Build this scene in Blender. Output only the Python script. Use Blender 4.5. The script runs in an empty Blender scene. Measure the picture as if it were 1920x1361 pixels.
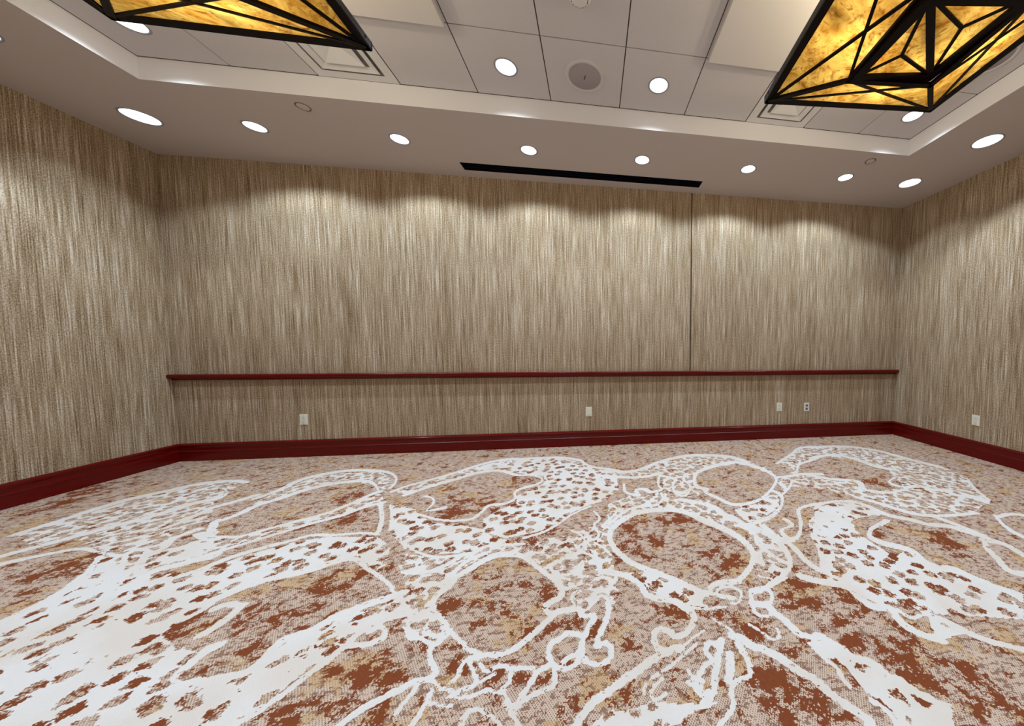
import bpy, bmesh, math, random
import numpy as np
from mathutils import Vector, Matrix, geometry

# ------------------------------------------------------------------ camera
SC = bpy.context.scene
COL = SC.collection
cam_d = bpy.data.cameras.new('camera'); cam = bpy.data.objects.new('camera', cam_d); COL.objects.link(cam)
F_PX, YAW, PITCH, ROLL = 608.0432, 0.1414, -0.0542, 0.0031
cam_d.sensor_fit = 'HORIZONTAL'; cam_d.sensor_width = 36.0
cam_d.lens = F_PX / 1920 * 36.0
cam_d.shift_x = (960 - 1199.2391) / 1920
cam_d.shift_y = (687.6058 - 680.5) / 1920
cam_d.clip_start = 0.05
_f = Vector((math.sin(YAW) * math.cos(PITCH), math.cos(YAW) * math.cos(PITCH), math.sin(PITCH)))
_r = Vector((math.cos(YAW), -math.sin(YAW), 0)); _u = _r.cross(_f)
_r2 = math.cos(ROLL) * _r + math.sin(ROLL) * _u; _u2 = -math.sin(ROLL) * _r + math.cos(ROLL) * _u
_m = Matrix((_r2, _u2, -_f)).transposed().to_4x4(); _m.translation = Vector((0.0592, -4.2145, 1.2539))
cam.matrix_world = _m
SC.camera = cam

# ------------------------------------------------------------------ world, view
wd = bpy.data.worlds.new('world'); SC.world = wd; wd.use_nodes = True
wd.node_tree.nodes['Background'].inputs[0].default_value = (0.9, 0.95, 1, 1)
wd.node_tree.nodes['Background'].inputs[1].default_value = 0.0
SC.view_settings.view_transform = 'Standard'; SC.view_settings.look = 'None'
SC.view_settings.gamma = 1; SC.view_settings.use_curve_mapping = False
SC.view_settings.exposure = 0.22
SC.cycles.max_bounces = 10; SC.cycles.diffuse_bounces = 7; SC.cycles.glossy_bounces = 4
SC.cycles.transmission_bounces = 6; SC.cycles.sample_clamp_indirect = 6
SC.cycles.caustics_reflective = False; SC.cycles.caustics_refractive = False

# light levels of the room's own lamps (used by the lamp builders below)
LAMP_COLOR = (0.72, 0.88, 1.0); TRAY_COLOR = (0.83, 0.93, 1.0)
P_SOFFIT, P_SIDE, P_TRAY, P_CORNER, P_BULB = 48.0, 42.0, 50.0, 12.0, 6.8

# ------------------------------------------------------------------ room sizes (metres)
XW = 4.486; YB = 0.0; YF = -8.34; H = 3.2924; ZT = 3.456; T = 0.6096
XT = 5.5 * T; TY0 = -1.1231; TY1 = TY0 - 10 * T
BASE_H = 0.196; RAIL_Z = 0.940
STROKES=[[(355,-2456,24),(269,-2376,23),(198,-2260,22),(164,-2148,20),(169,-2045,22),(229,-1938,30),(356,-1827,30),(491,-1791,36),(649,-1798,37),(772,-1867,34),(861,-1993,39),(957,-2110,36),(1017,-2227,31),(1037,-2329,25),(1022,-2417,18),(964,-2502,17),(891,-2567,17),(821,-2619,17)],
[(823,-2615,23),(723,-2613,21),(672,-2632,17),(630,-2674,21),(569,-2630,22),(502,-2567,23),(412,-2493,24),(349,-2452,25)],
[(1132,-2091,37),(1214,-2187,33),(1248,-2322,25),(1231,-2446,19),(1195,-2524,14),(1124,-2590,15),(1020,-2642,15)],
[(1020,-2643,16),(929,-2692,17),(869,-2699,19)],
[(781,-1645,34),(894,-1710,33),(997,-1791,29),(1036,-1920,33),(1083,-1976,33),(1128,-2098,29)],
[(1094,-2100,21),(1140,-2205,16),(1105,-2314,15),(1136,-2433,17),(1175,-2511,17)],
[(1019,-2448,17),(1035,-2511,11),(1068,-2412,11),(1137,-2354,18),(1215,-2388,22)],
[(1250,-2107,27),(1268,-2235,27),(1312,-2366,24),(1305,-2488,22),(1323,-2580,24),(1351,-2617,25)],
[(1054,-1475,36),(993,-1407,25),(1018,-1257,17),(1094,-1097,24),(1255,-979,35),(1410,-899,42),(1584,-852,45)],
[(1626,-847,45),(1719,-923,45),(1816,-1102,36),(1832,-1284,22),(1770,-1411,14),(1611,-1585,15),(1455,-1716,17),(1324,-1778,22),(1194,-1789,27),(1144,-1754,26),(1091,-1646,25),(1036,-1553,22),(1048,-1463,16)],
[(1631,-1588,32),(1657,-1659,22),(1620,-1759,13),(1525,-1881,13),(1380,-2000,20),(1253,-2054,23),(1136,-2099,22)],
[(736,-1049,15),(677,-1198,14),(649,-1337,13),(655,-1433,17),(549,-1464,28),(509,-1402,29),(427,-1414,17),(433,-1515,26),(335,-1436,17),(336,-1269,13)],
[(732,-1122,28),(829,-1232,17),(771,-1377,12),(770,-1539,18),(841,-1570,16),(932,-1399,12),(914,-1243,14),(966,-1139,14)],
[(205,-870,35),(370,-970,37),(550,-916,32),(763,-743,32),(983,-623,38),(1159,-568,45),(1400,-579,45),(1638,-671,45),(1752,-857,41)],
[(131,-1041,31),(196,-1064,32),(410,-1121,32),(577,-1115,30),(736,-1049,29)],
[(641,-1499,13),(624,-1624,13),(542,-1710,21),(433,-1714,24),(321,-1753,19),(227,-1859,15),(156,-1958,18)],
[(133,-1940,16),(214,-1808,13),(237,-1724,12),(188,-1643,16)],
[(1460,-2059,25),(1463,-2136,14),(1347,-2185,14),(1341,-2297,28),(1440,-2246,13),(1551,-2103,15),(1648,-1934,16),(1787,-1879,21),(1921,-1859,24)],
[(2056,-951,21),(2372,-708,22),(2641,-482,29),(2791,-445,45),(3001,-459,45)],
[(2106,-1233,12),(2278,-1015,16),(2482,-917,23),(2768,-761,24)],
[(1958,-1384,12),(1820,-1543,12),(1678,-1666,12)],
[(1839,-1313,28),(1964,-1301,27),(2154,-1269,31),(2333,-1293,34)],
[(2819,-459,45),(3283,-472,45),(3555,-694,45),(3653,-1036,45),(3739,-1268,45)],
[(2549,-831,27),(2732,-777,33),(2945,-784,45),(3041,-973,40),(3073,-1189,40),(3189,-1285,41)],
[(2184,-1302,35),(2356,-1424,34),(2550,-1503,32),(2471,-1667,25),(2560,-1736,28),(2674,-1756,19),(2863,-1696,8),(2828,-1630,29),(2852,-1544,9),(2997,-1468,13)],
[(2874,-1685,24),(3030,-1682,33),(3078,-1760,33),(3228,-1781,27)],
[(3576,-1680,16),(3417,-1875,16),(3342,-1992,14),(3243,-2042,11)],
[(3158,-1771,29),(3174,-1886,31),(3297,-1945,40),(3252,-2040,21)],
[(1789,-1935,15),(1893,-1875,14),(2014,-1848,21),(2194,-1877,27),(2244,-1997,32),(2274,-2105,32),(2379,-2184,31),(2440,-2254,29),(2567,-2301,30),(2605,-2378,30),(2663,-2446,29)],
[(2601,-2174,28),(2639,-2282,27),(2672,-2434,25)],
[(2277,-1807,26),(2380,-1941,31),(2474,-2099,29),(2644,-2164,22),(2882,-2171,19),(2987,-2168,18)],
[(2200,-2168,20),(2090,-2214,20),(1991,-2252,16),(1906,-2323,18),(1903,-2387,36),(1938,-2434,37),(1996,-2472,37),(2022,-2521,31),(1998,-2604,30),(2028,-2668,32),(2103,-2697,32),(2124,-2764,32),(2152,-2811,31)],
[(1196,-2628,31),(1231,-2654,29),(1303,-2690,28),(1388,-2731,30),(1390,-2802,26),(1408,-2869,27),(1475,-2889,27),(1467,-2931,22),(1461,-2992,24),(1490,-3037,24),(1546,-3075,22)],
[(1626,-2946,23),(1676,-3004,23),(1702,-3052,22),(1744,-3105,20),(1794,-3133,18),(1854,-3167,18)],
[(1508,-2903,14),(1528,-2952,12),(1593,-2948,8),(1662,-2931,8)],
[(3082,-2215,14),(2973,-2342,16),(2925,-2435,23),(2922,-2494,27)],
[(3059,-2245,14),(3205,-2215,21),(3302,-2245,29)],
[(2618,-2472,14),(2524,-2556,17),(2465,-2647,20),(2406,-2729,24),(2415,-2768,32),(2471,-2780,23)],
[(2610,-2477,28),(2675,-2505,34),(2686,-2567,28),(2659,-2663,23)],
[(830,-2775,22),(897,-2791,24),(909,-2840,22),(935,-2889,22),(950,-2950,21),(984,-2978,19),(1047,-2987,17)],
[(1036,-2982,24),(1065,-3027,24),(1088,-3061,23),(1105,-3095,22),(1151,-3116,21),(1170,-3149,22),(1179,-3183,21),(1204,-3201,21),(1218,-3232,21),(1248,-3267,19),(1281,-3297,17),(1323,-3317,14),(1362,-3323,17),(1376,-3349,20),(1388,-3380,20)],
[(1101,-3102,10),(1065,-3129,13),(1063,-3164,18),(1103,-3187,13),(1170,-3188,12)],
[(1092,-3189,12),(1079,-3212,17),(1113,-3252,16),(1141,-3281,16),(1134,-3312,13),(1120,-3343,12)],
[(1039,-3245,12),(1059,-3270,12),(1065,-3299,11),(1062,-3335,10)],
[(971,-3014,12),(985,-3076,12),(1005,-3126,11),(996,-3159,10),(1000,-3193,11)],
[(1165,-3288,8),(1204,-3304,10),(1229,-3338,11),(1238,-3359,11)],
[(658,-2927,22),(701,-2955,22),(713,-2983,21),(760,-3008,21),(808,-3052,21),(844,-3108,20),(886,-3148,19),(906,-3188,19)],
[(886,-3148,20),(906,-3196,19),(935,-3242,19),(966,-3281,18),(994,-3319,17)],
[(411,-2952,21),(315,-2976,20),(240,-3017,19),(149,-3064,18),(106,-3088,18),(46,-3120,17),(-8,-3182,16)],
[(306,-2573,19),(322,-2639,20),(370,-2675,22),(445,-2697,22),(488,-2745,21),(522,-2800,18),(501,-2847,15),(458,-2888,16),(410,-2898,17),(383,-2866,18),(340,-2852,17),(314,-2885,15),(319,-2934,15),(351,-2964,15)],
[(98,-2435,24),(184,-2465,23),(254,-2508,21),(305,-2577,19)],
[(663,-2939,16),(668,-2993,15),(670,-3051,14),(653,-3099,11),(607,-3112,11),(574,-3121,11),(553,-3154,11),(545,-3191,11),(511,-3221,9),(463,-3251,9)],
[(601,-2941,17),(568,-2999,16),(543,-3043,16),(515,-3088,15),(496,-3131,15),(471,-3158,13),(437,-3172,13)],
[(609,-3010,19),(592,-3059,18),(560,-3111,17)],
[(575,-2964,17),(544,-2947,14),(517,-2982,14),(526,-3022,13),(490,-3045,12),(451,-3079,12),(430,-3118,13),(447,-3144,12),(479,-3136,11)],
[(490,-2947,8),(432,-2980,8),(355,-3026,8),(286,-3056,8),(248,-3080,8),(235,-3110,8)],
[(319,-3122,8),(275,-3138,8),(262,-3122,8),(270,-3099,8),(319,-3065,8)],
[(407,-3094,9),(433,-3122,8),(465,-3102,9),(429,-3080,9),(419,-3053,9)],
[(540,-2888,8),(503,-2906,8),(455,-2932,8),(407,-2966,8)],
[(602,-2833,9),(640,-2872,8),(668,-2906,8),(658,-2938,8)],
[(758,-2883,9),(793,-2929,9),(822,-2969,8),(862,-2955,8),(871,-2922,8)],
[(966,-2681,14),(949,-2748,11),(895,-2784,14),(839,-2769,18),(852,-2720,12),(877,-2684,14),(966,-2681,16)],
[(830,-2775,10),(820,-2828,12),(867,-2854,10),(918,-2835,9)],
[(812,-2691,8),(771,-2753,8),(730,-2754,9)],
[(689,-2697,18),(718,-2712,17),(754,-2725,17)],
[(624,-2681,11),(669,-2687,9),(707,-2653,9),(771,-2646,12),(810,-2683,12)],
[(966,-2681,12),(1025,-2656,12),(1103,-2624,13)],
[(468,-2696,9),(530,-2754,9),(603,-2771,9),(694,-2770,8)],
[(-696,-2453,15),(-708,-2389,22),(-652,-2325,27),(-584,-2236,29),(-513,-2199,30),(-411,-2216,25),(-344,-2259,19),(-273,-2339,17),(-199,-2424,16),(-139,-2501,15),(-118,-2545,14)],
[(-126,-2489,16),(-107,-2556,16),(-118,-2601,21),(-165,-2630,21),(-176,-2664,14),(-146,-2698,17),(-111,-2687,20)],
[(-700,-2410,26),(-724,-2471,24),(-737,-2522,18),(-716,-2582,12),(-660,-2643,12),(-610,-2693,11),(-587,-2726,11),(-522,-2785,11),(-457,-2841,11),(-396,-2870,13),(-323,-2880,15),(-279,-2864,17),(-237,-2828,17),(-190,-2775,18),(-148,-2726,19),(-116,-2692,20),(-59,-2686,20),(-17,-2685,17),(0,-2728,16),(52,-2735,17),(57,-2761,15)],
[(123,-2670,16),(126,-2719,16),(99,-2803,15),(74,-2857,15),(68,-2899,13),(104,-2886,15),(126,-2922,13),(114,-2965,14),(65,-2978,13),(21,-2952,12),(6,-2901,13),(11,-2848,14)],
[(52,-2754,15),(27,-2805,15),(9,-2837,16),(-50,-2818,16),(-93,-2839,16),(-126,-2862,15),(-129,-2902,12),(-106,-2953,11),(-56,-2980,12),(-10,-2955,13),(-2,-2899,13)],
[(-67,-2949,13),(-42,-2929,13),(-7,-2924,13)],
[(-106,-2953,14),(-158,-2973,14),(-177,-3009,13),(-200,-3053,12),(-222,-3091,11),(-251,-3065,9)],
[(-106,-2953,11),(-93,-3003,11),(-99,-3040,13),(-145,-3055,12),(-185,-3071,12),(-213,-3096,12)],
[(-181,-2958,11),(-263,-2949,11),(-314,-2931,12),(-359,-2945,10),(-398,-2903,9),(-433,-2860,9)],
[(-430,-2870,12),(-433,-2903,10),(-409,-2942,8),(-383,-2984,11),(-415,-3004,12),(-451,-3009,9),(-500,-2992,8),(-546,-2957,8),(-597,-2948,10)],
[(-265,-2958,10),(-261,-3001,11),(-280,-3025,9),(-247,-3066,8)],
[(-451,-2881,11),(-465,-2912,10),(-462,-2952,10),(-474,-2971,11)],
[(-366,-2986,10),(-340,-2969,10),(-326,-2963,10)],
[(-628,-2797,12),(-598,-2866,11),(-554,-2918,12),(-565,-2950,17),(-609,-2949,16),(-644,-2968,17),(-701,-2999,17),(-746,-3029,17),(-784,-3074,16)],
[(-584,-2732,18),(-596,-2770,19),(-616,-2794,15),(-681,-2758,11),(-737,-2716,11),(-788,-2680,11)],
[(-596,-2950,11),(-601,-2994,11),(-610,-3019,11),(-618,-3057,11)],
[(-533,-2988,11),(-534,-3033,11),(-539,-3075,11),(-545,-3110,11)],
[(-462,-3021,9),(-411,-3035,9),(-367,-3030,11),(-339,-3022,10),(-277,-3039,9)],
[(-381,-3133,11),(-383,-3100,13),(-358,-3081,11),(-316,-3096,9),(-280,-3121,8),(-250,-3151,8)],
[(-255,-3079,9),(-224,-3115,9),(-188,-3160,9)],
[(-530,-3034,8),(-474,-3052,8),(-438,-3061,8)],
[(-805,-2648,14),(-761,-2641,16),(-733,-2600,17),(-716,-2582,17)],
[(-640,-2689,8),(-609,-2729,8),(-627,-2749,11)],
[(-34,-2567,9),(-59,-2616,8),(-17,-2679,8)],
[(5,-2709,9),(57,-2661,9),(91,-2615,11),(134,-2657,9)],
[(60,-1749,11),(100,-1855,10),(59,-1941,12),(89,-2045,11),(73,-2108,15),(16,-2138,14),(3,-2219,11)],
[(59,-2156,12),(121,-2224,11),(159,-2296,10)],
[(-10,-2246,13),(58,-2304,11),(96,-2390,9),(82,-2463,9)],
[(-93,-1992,14),(-30,-2055,12),(2,-2173,11),(-63,-2255,16),(-123,-2179,11)],
[(-14,-2325,9),(-6,-2376,10),(-47,-2427,13),(-125,-2434,13)],
[(58,-2495,15),(118,-2486,14),(164,-2535,12)],
[(-1543,-1243,27),(-1434,-1099,30),(-1259,-946,32),(-1108,-796,36),(-903,-763,31),(-705,-909,26),(-540,-937,25),(-431,-1057,11),(-469,-1168,24),(-583,-1238,24),(-626,-1324,13),(-598,-1444,15),(-671,-1523,23),(-770,-1532,22),(-797,-1633,15),(-835,-1730,20),(-944,-1747,18),(-1071,-1714,14),(-1192,-1650,13),(-1290,-1591,13)],
[(-1363,-1289,16),(-1282,-1341,10),(-1230,-1447,11),(-1228,-1557,8),(-1160,-1548,24),(-1112,-1528,25)],
[(-1695,-1157,24),(-1639,-1060,26),(-1509,-939,28),(-1330,-766,29),(-1138,-535,33),(-959,-422,37),(-693,-420,36),(-319,-431,35),(-86,-568,29)],
[(25,-1655,15),(-108,-1769,13),(-180,-1871,12),(-281,-1980,16),(-402,-2037,17)],
[(-86,-568,18),(15,-757,22),(177,-860,25),(319,-987,23)],
[(-1502,-1502,8),(-1394,-1683,8),(-1245,-1889,8),(-1096,-2046,9),(-984,-2128,11),(-869,-2176,14),(-745,-2172,17),(-675,-2154,18),(-613,-2100,18),(-505,-2103,17),(-395,-2106,17)],
[(-1036,-2184,14),(-974,-2213,10),(-936,-2277,10),(-871,-2304,17),(-822,-2283,21),(-763,-2222,20),(-736,-2162,19)],
[(-717,-2396,13),(-715,-2298,16),(-676,-2224,20),(-615,-2179,22)],
[(-1644,-1400,17),(-1495,-1637,16),(-1403,-1827,16)],
[(-1381,-1864,14),(-1515,-1828,16),(-1661,-1832,17),(-1820,-1813,19),(-1897,-1864,22),(-1981,-1912,27),(-2087,-1993,27),(-2150,-2100,25),(-2195,-2158,24)],
[(-2308,-1999,25),(-2277,-1974,25),(-2189,-1884,21),(-2089,-1786,22),(-2017,-1715,23),(-1938,-1639,24),(-1819,-1553,24),(-1744,-1433,26),(-1644,-1372,27)],
[(-2484,-1732,13),(-2297,-1768,17),(-2216,-1716,23),(-2121,-1629,24),(-2031,-1564,25),(-1945,-1480,25),(-1885,-1339,24),(-1844,-1207,26),(-1805,-1142,29)],
[(-2632,-1521,29),(-2600,-1421,27),(-2602,-1280,31),(-2537,-1171,35),(-2482,-1032,39),(-2384,-928,42),(-2239,-872,38),(-2066,-877,24),(-1910,-1011,11),(-1790,-1166,9)],
[(-2666,-1493,15),(-2550,-1642,16),(-2506,-1716,45),(-2588,-1692,26)],
[(-2738,-1144,31),(-2700,-975,30),(-2710,-764,37),(-2604,-625,45),(-2400,-556,40),(-2105,-617,28),(-1908,-747,14),(-1789,-927,11),(-1758,-1068,15)],
[(-1873,-2420,28),(-1828,-2391,30),(-1801,-2351,31),(-1755,-2295,32),(-1692,-2249,30),(-1605,-2226,30),(-1522,-2191,32),(-1440,-2131,32),(-1345,-2132,18),(-1226,-2227,13),(-1104,-2317,12),(-1008,-2398,11),(-938,-2478,10)],
[(-1559,-1421,10),(-1420,-1648,9),(-1286,-1843,8),(-1181,-1962,10),(-1113,-2055,10)],
[(-916,-2460,29),(-977,-2489,28),(-1038,-2513,28),(-1092,-2544,28),(-1140,-2576,28),(-1166,-2616,27),(-1191,-2648,26),(-1234,-2664,24),(-1267,-2682,25),(-1273,-2723,19),(-1266,-2778,19),(-1276,-2822,21),(-1341,-2830,16),(-1410,-2833,15),(-1470,-2837,15)],
[(-1470,-2837,9),(-1518,-2818,8),(-1533,-2790,17),(-1533,-2759,21),(-1536,-2716,22),(-1534,-2687,28),(-1517,-2676,27)],
[(-1641,-2440,21),(-1633,-2508,21),(-1631,-2563,24),(-1643,-2602,25)],
[(-1749,-2439,28),(-1713,-2423,20),(-1643,-2443,15)],
[(-1827,-2506,20),(-1802,-2445,18),(-1813,-2359,18),(-1796,-2283,21),(-1793,-2242,20)],
[(-794,-2598,21),(-899,-2625,22),(-968,-2685,21),(-982,-2743,18),(-1000,-2805,19),(-1028,-2847,18),(-1044,-2894,17),(-1073,-2951,17),(-1096,-2990,16),(-1139,-3027,15)],
[(-964,-2750,15),(-898,-2754,17),(-859,-2733,21),(-861,-2699,10),(-902,-2667,15),(-928,-2684,22)],
[(-785,-2644,15),(-773,-2694,12),(-734,-2745,11),(-691,-2751,16)],
[(-1057,-2575,14),(-1105,-2606,14),(-1123,-2652,13),(-1149,-2698,12),(-1163,-2733,11),(-1245,-2747,10)],
[(-1143,-2809,9),(-1132,-2763,10),(-1087,-2769,8),(-1140,-2721,8)],
[(-2738,-2068,19),(-2647,-2213,21),(-2627,-2283,29),(-2624,-2348,30),(-2621,-2408,29),(-2620,-2450,29)],
[(-2575,-2081,9),(-2481,-2181,15),(-2478,-2260,26),(-2486,-2323,29),(-2524,-2391,26),(-2518,-2481,21)],
[(-2375,-2144,19),(-2346,-2293,19),(-2350,-2396,20),(-2354,-2486,18),(-2349,-2573,15),(-2334,-2634,14)],
[(-2890,-1887,13),(-2783,-2007,15),(-2680,-2112,19),(-2657,-2174,31),(-2640,-2219,32),(-2620,-2288,32)],
[(-2754,-1890,12),(-2642,-2007,17),(-2565,-2110,34),(-2591,-2150,45),(-2645,-2134,21)],
[(-2679,-1867,13),(-2562,-1999,21),(-2506,-2110,23),(-2439,-2204,20),(-2377,-2296,20)],
[(-2224,-1973,38),(-2327,-2046,36),(-2391,-2085,35),(-2386,-2178,21),(-2329,-2307,16)],
[(-2656,-1634,34),(-2681,-1736,22),(-2614,-1842,20),(-2636,-1895,31)],
[(-3345,-1901,34),(-3266,-1846,26),(-3128,-1785,19),(-2946,-1842,10),(-2779,-1897,17),(-2756,-1840,22),(-2665,-1869,11)],
[(-3471,-1812,33),(-3423,-1731,34),(-3370,-1642,36),(-3311,-1544,38),(-3247,-1436,40),(-3175,-1316,40),(-3139,-1176,44),(-3067,-1118,44),(-3075,-1044,27),(-3100,-976,9),(-3227,-879,11)],
[(-3780,-1534,32),(-3780,-1423,34),(-3774,-1309,35),(-3778,-1164,39),(-3746,-1005,45),(-3651,-879,45),(-3582,-771,45),(-3462,-717,45),(-3291,-709,33),(-3148,-767,22)],
[(-2667,-1530,11),(-2558,-1661,16),(-2554,-1715,10),(-2458,-1779,17),(-2394,-1776,30)],
[(-2896,-1573,24),(-2889,-1454,24),(-2905,-1283,29),(-2851,-1196,35),(-2796,-1082,36)]]
POLYS=[(2,[(170,-1641),(367,-1506),(646,-1478),(799,-1648),(1002,-1675),(1057,-1871),(1125,-2104),(957,-2110),(755,-1865),(494,-1777),(333,-1807),(156,-1972)]),
(2,[(204,-886),(426,-978),(763,-743),(1133,-564),(1646,-652),(1908,-1049),(1832,-1284),(1703,-955),(1338,-923),(1083,-1096),(988,-1357),(1012,-1593),(773,-1603),(650,-1456),(746,-1109),(410,-1121),(196,-1064)]),
(2,[(1133,-2106),(1258,-2108),(1291,-2327),(1208,-2525),(1028,-2639),(950,-2593),(1040,-2409),(1091,-2237)]),
(1,[(1129,-1809),(1324,-1816),(1554,-1666),(1640,-1678),(1517,-1880),(1314,-2007),(1162,-2065)]),
(2,[(2091,-937),(2612,-524),(2955,-477),(2727,-776),(2268,-1031),(2087,-1260),(2333,-1293),(2096,-1604),(1865,-1525),(1722,-1645),(1779,-1412),(2020,-1251)]),
(2,[(2788,-502),(3283,-472),(3493,-595),(3497,-816),(3664,-999),(3706,-1117),(3782,-1267),(3730,-1538),(3478,-1814),(3318,-2009),(2924,-2177),(2543,-2125),(2367,-2013),(2277,-1807),(2031,-1547),(2216,-1292),(2366,-1411),(2540,-1515),(2490,-1669),(2600,-1719),(2853,-1695),(3023,-1444),(3096,-1192),(2944,-922),(2784,-804),(2511,-884)]),
(2,[(3346,-1429),(3725,-1389),(3596,-1657),(3330,-1747),(3034,-1658)]),
(1,[(1711,-2028),(1819,-1921),(1997,-1870),(2179,-1894),(2229,-2013),(2223,-2098),(2037,-2106),(1958,-2127),(1863,-2248),(1852,-2354),(1856,-2476),(1862,-2554),(2013,-2486),(2017,-2554),(1984,-2642),(2061,-2701),(2124,-2737),(2155,-2799),(2260,-2898),(2042,-3035),(1847,-2989),(1724,-2966),(1633,-2940),(1551,-2874),(1467,-2884),(1413,-2812),(1377,-2720),(1289,-2666),(1454,-2409),(1493,-2292),(1607,-2110)]),
(3,[(1824,-1940),(2086,-1920),(2005,-2068),(1866,-2206),(1640,-2313),(1525,-2270),(1681,-2057)]),
(3,[(1623,-2959),(1669,-3009),(1707,-3061),(1594,-3068),(1540,-3080),(1529,-3048)]),
(1,[(992,-2984),(1057,-3036),(1081,-3070),(1142,-3126),(1170,-3188),(1211,-3238),(1273,-3303),(1350,-3332),(1388,-3380),(1098,-3340),(1073,-3282),(1050,-3243),(1042,-3183),(1044,-3131),(1007,-3098),(957,-3033)]),
(1,[(184,-2456),(382,-2483),(466,-2561),(638,-2674),(606,-2764),(502,-2736),(374,-2653),(310,-2548)]),
(3,[(377,-3167),(437,-3172),(497,-3177),(437,-3194),(377,-3196),(336,-3229),(101,-3201),(43,-3188),(104,-3147),(161,-3162),(221,-3149),(262,-3140),(323,-3156)]),
(2,[(-1090,-2106),(-771,-2234),(-700,-2410),(-744,-2521),(-717,-2602),(-660,-2643),(-587,-2726),(-607,-2773),(-690,-2740),(-823,-2614)]),
(2,[(-302,-2082),(-47,-2012),(165,-1879),(166,-2286),(186,-2563),(166,-2674),(-16,-2717),(-54,-2600),(-117,-2521),(-225,-2365),(-344,-2227)]),
(2,[(-1676,-1159),(-1324,-782),(-956,-434),(-687,-451),(-912,-730),(-1118,-765),(-1270,-917),(-1549,-1231)]),
(1,[(-1209,-659),(-956,-434),(-318,-443),(-34,-682),(287,-953),(277,-1377),(151,-1576),(16,-1635),(-109,-1744),(-195,-1877),(-319,-1975),(-524,-2026),(-696,-1924),(-755,-1738),(-671,-1615),(-568,-1518),(-596,-1392),(-410,-1164),(-427,-975),(-719,-848),(-969,-723)]),
(1,[(-1410,-1497),(-1277,-1602),(-1091,-1754),(-881,-1813),(-705,-1895),(-597,-2016),(-446,-2062),(-502,-2115),(-627,-2098),(-686,-2158),(-884,-2142),(-1117,-2054),(-1336,-1836),(-1467,-1592),(-1494,-1430)]),
(2,[(-613,-2100),(-397,-2094),(-225,-2365),(-342,-2238),(-517,-2182),(-633,-2240),(-719,-2334),(-710,-2439),(-926,-2417),(-1065,-2221),(-973,-2151),(-737,-2195)]),
(2,[(-2625,-1418),(-2700,-975),(-2604,-625),(-2105,-617),(-1789,-927),(-1733,-1174),(-1926,-985),(-2253,-852),(-2486,-1027),(-2611,-1269)]),
(2,[(-2295,-1771),(-2114,-1637),(-1941,-1486),(-1805,-1142),(-1651,-1332),(-1819,-1553),(-1938,-1639),(-2089,-1786),(-2280,-1972),(-2438,-1929)]),
(1,[(-1364,-1899),(-1223,-2016),(-1137,-2211),(-1163,-2255),(-1285,-2160),(-1349,-2126),(-1466,-2110),(-1534,-2175),(-1662,-2223),(-1763,-2285),(-1807,-2319),(-2003,-2415),(-2248,-2194),(-2139,-2111),(-2027,-1996),(-1875,-1891),(-1719,-1844)]),
(1,[(-1550,-1422),(-1317,-1527),(-1044,-2076),(-1181,-1962),(-1286,-1843)]),
(1,[(-1261,-2783),(-1262,-2688),(-1177,-2650),(-1135,-2583),(-1033,-2521),(-912,-2468),(-794,-2598),(-901,-2622),(-974,-2689),(-1008,-2765),(-1032,-2842),(-1071,-2888),(-1085,-2956),(-1139,-3024),(-1375,-2991),(-1372,-2871),(-1473,-2841),(-1337,-2835),(-1267,-2823)]),
(3,[(-1118,-2652),(-1024,-2611),(-929,-2573),(-832,-2599),(-918,-2632),(-979,-2694),(-1050,-2673)]),
(3,[(-1358,-2884),(-1224,-2837),(-1155,-2784),(-1108,-2814),(-1146,-2902),(-1241,-2935),(-1277,-2965)]),
(1,[(-2621,-2408),(-2627,-2283),(-2668,-2147),(-2481,-2181),(-2339,-2132),(-2087,-2111),(-1831,-2371),(-1827,-2475),(-1823,-2577),(-1713,-2641),(-1549,-2705),(-1534,-2763),(-1519,-2805),(-1466,-2841),(-1316,-2894),(-1191,-3020),(-1995,-2908),(-2610,-2495)]),
(3,[(-2214,-2471),(-2108,-2455),(-1958,-2530),(-1870,-2640),(-1911,-2683),(-2014,-2714),(-2153,-2650),(-2153,-2580)]),
(2,[(-3780,-1534),(-3778,-1164),(-3651,-879),(-3453,-726),(-3155,-779),(-3089,-1063),(-3197,-1296),(-3311,-1544),(-3423,-1731),(-3613,-1633)]),
(2,[(-3298,-1652),(-3226,-1454),(-3085,-1221),(-3033,-1152),(-2677,-1514),(-2778,-1560),(-2614,-1842),(-2763,-1833),(-2786,-1891),(-2992,-1813)]),
(1,[(-2882,-1893),(-2746,-1902),(-2649,-1893),(-2452,-1742),(-2188,-2010),(-2359,-2066),(-2386,-2178),(-2303,-2328),(-2572,-2291),(-2633,-2136)])]
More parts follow.
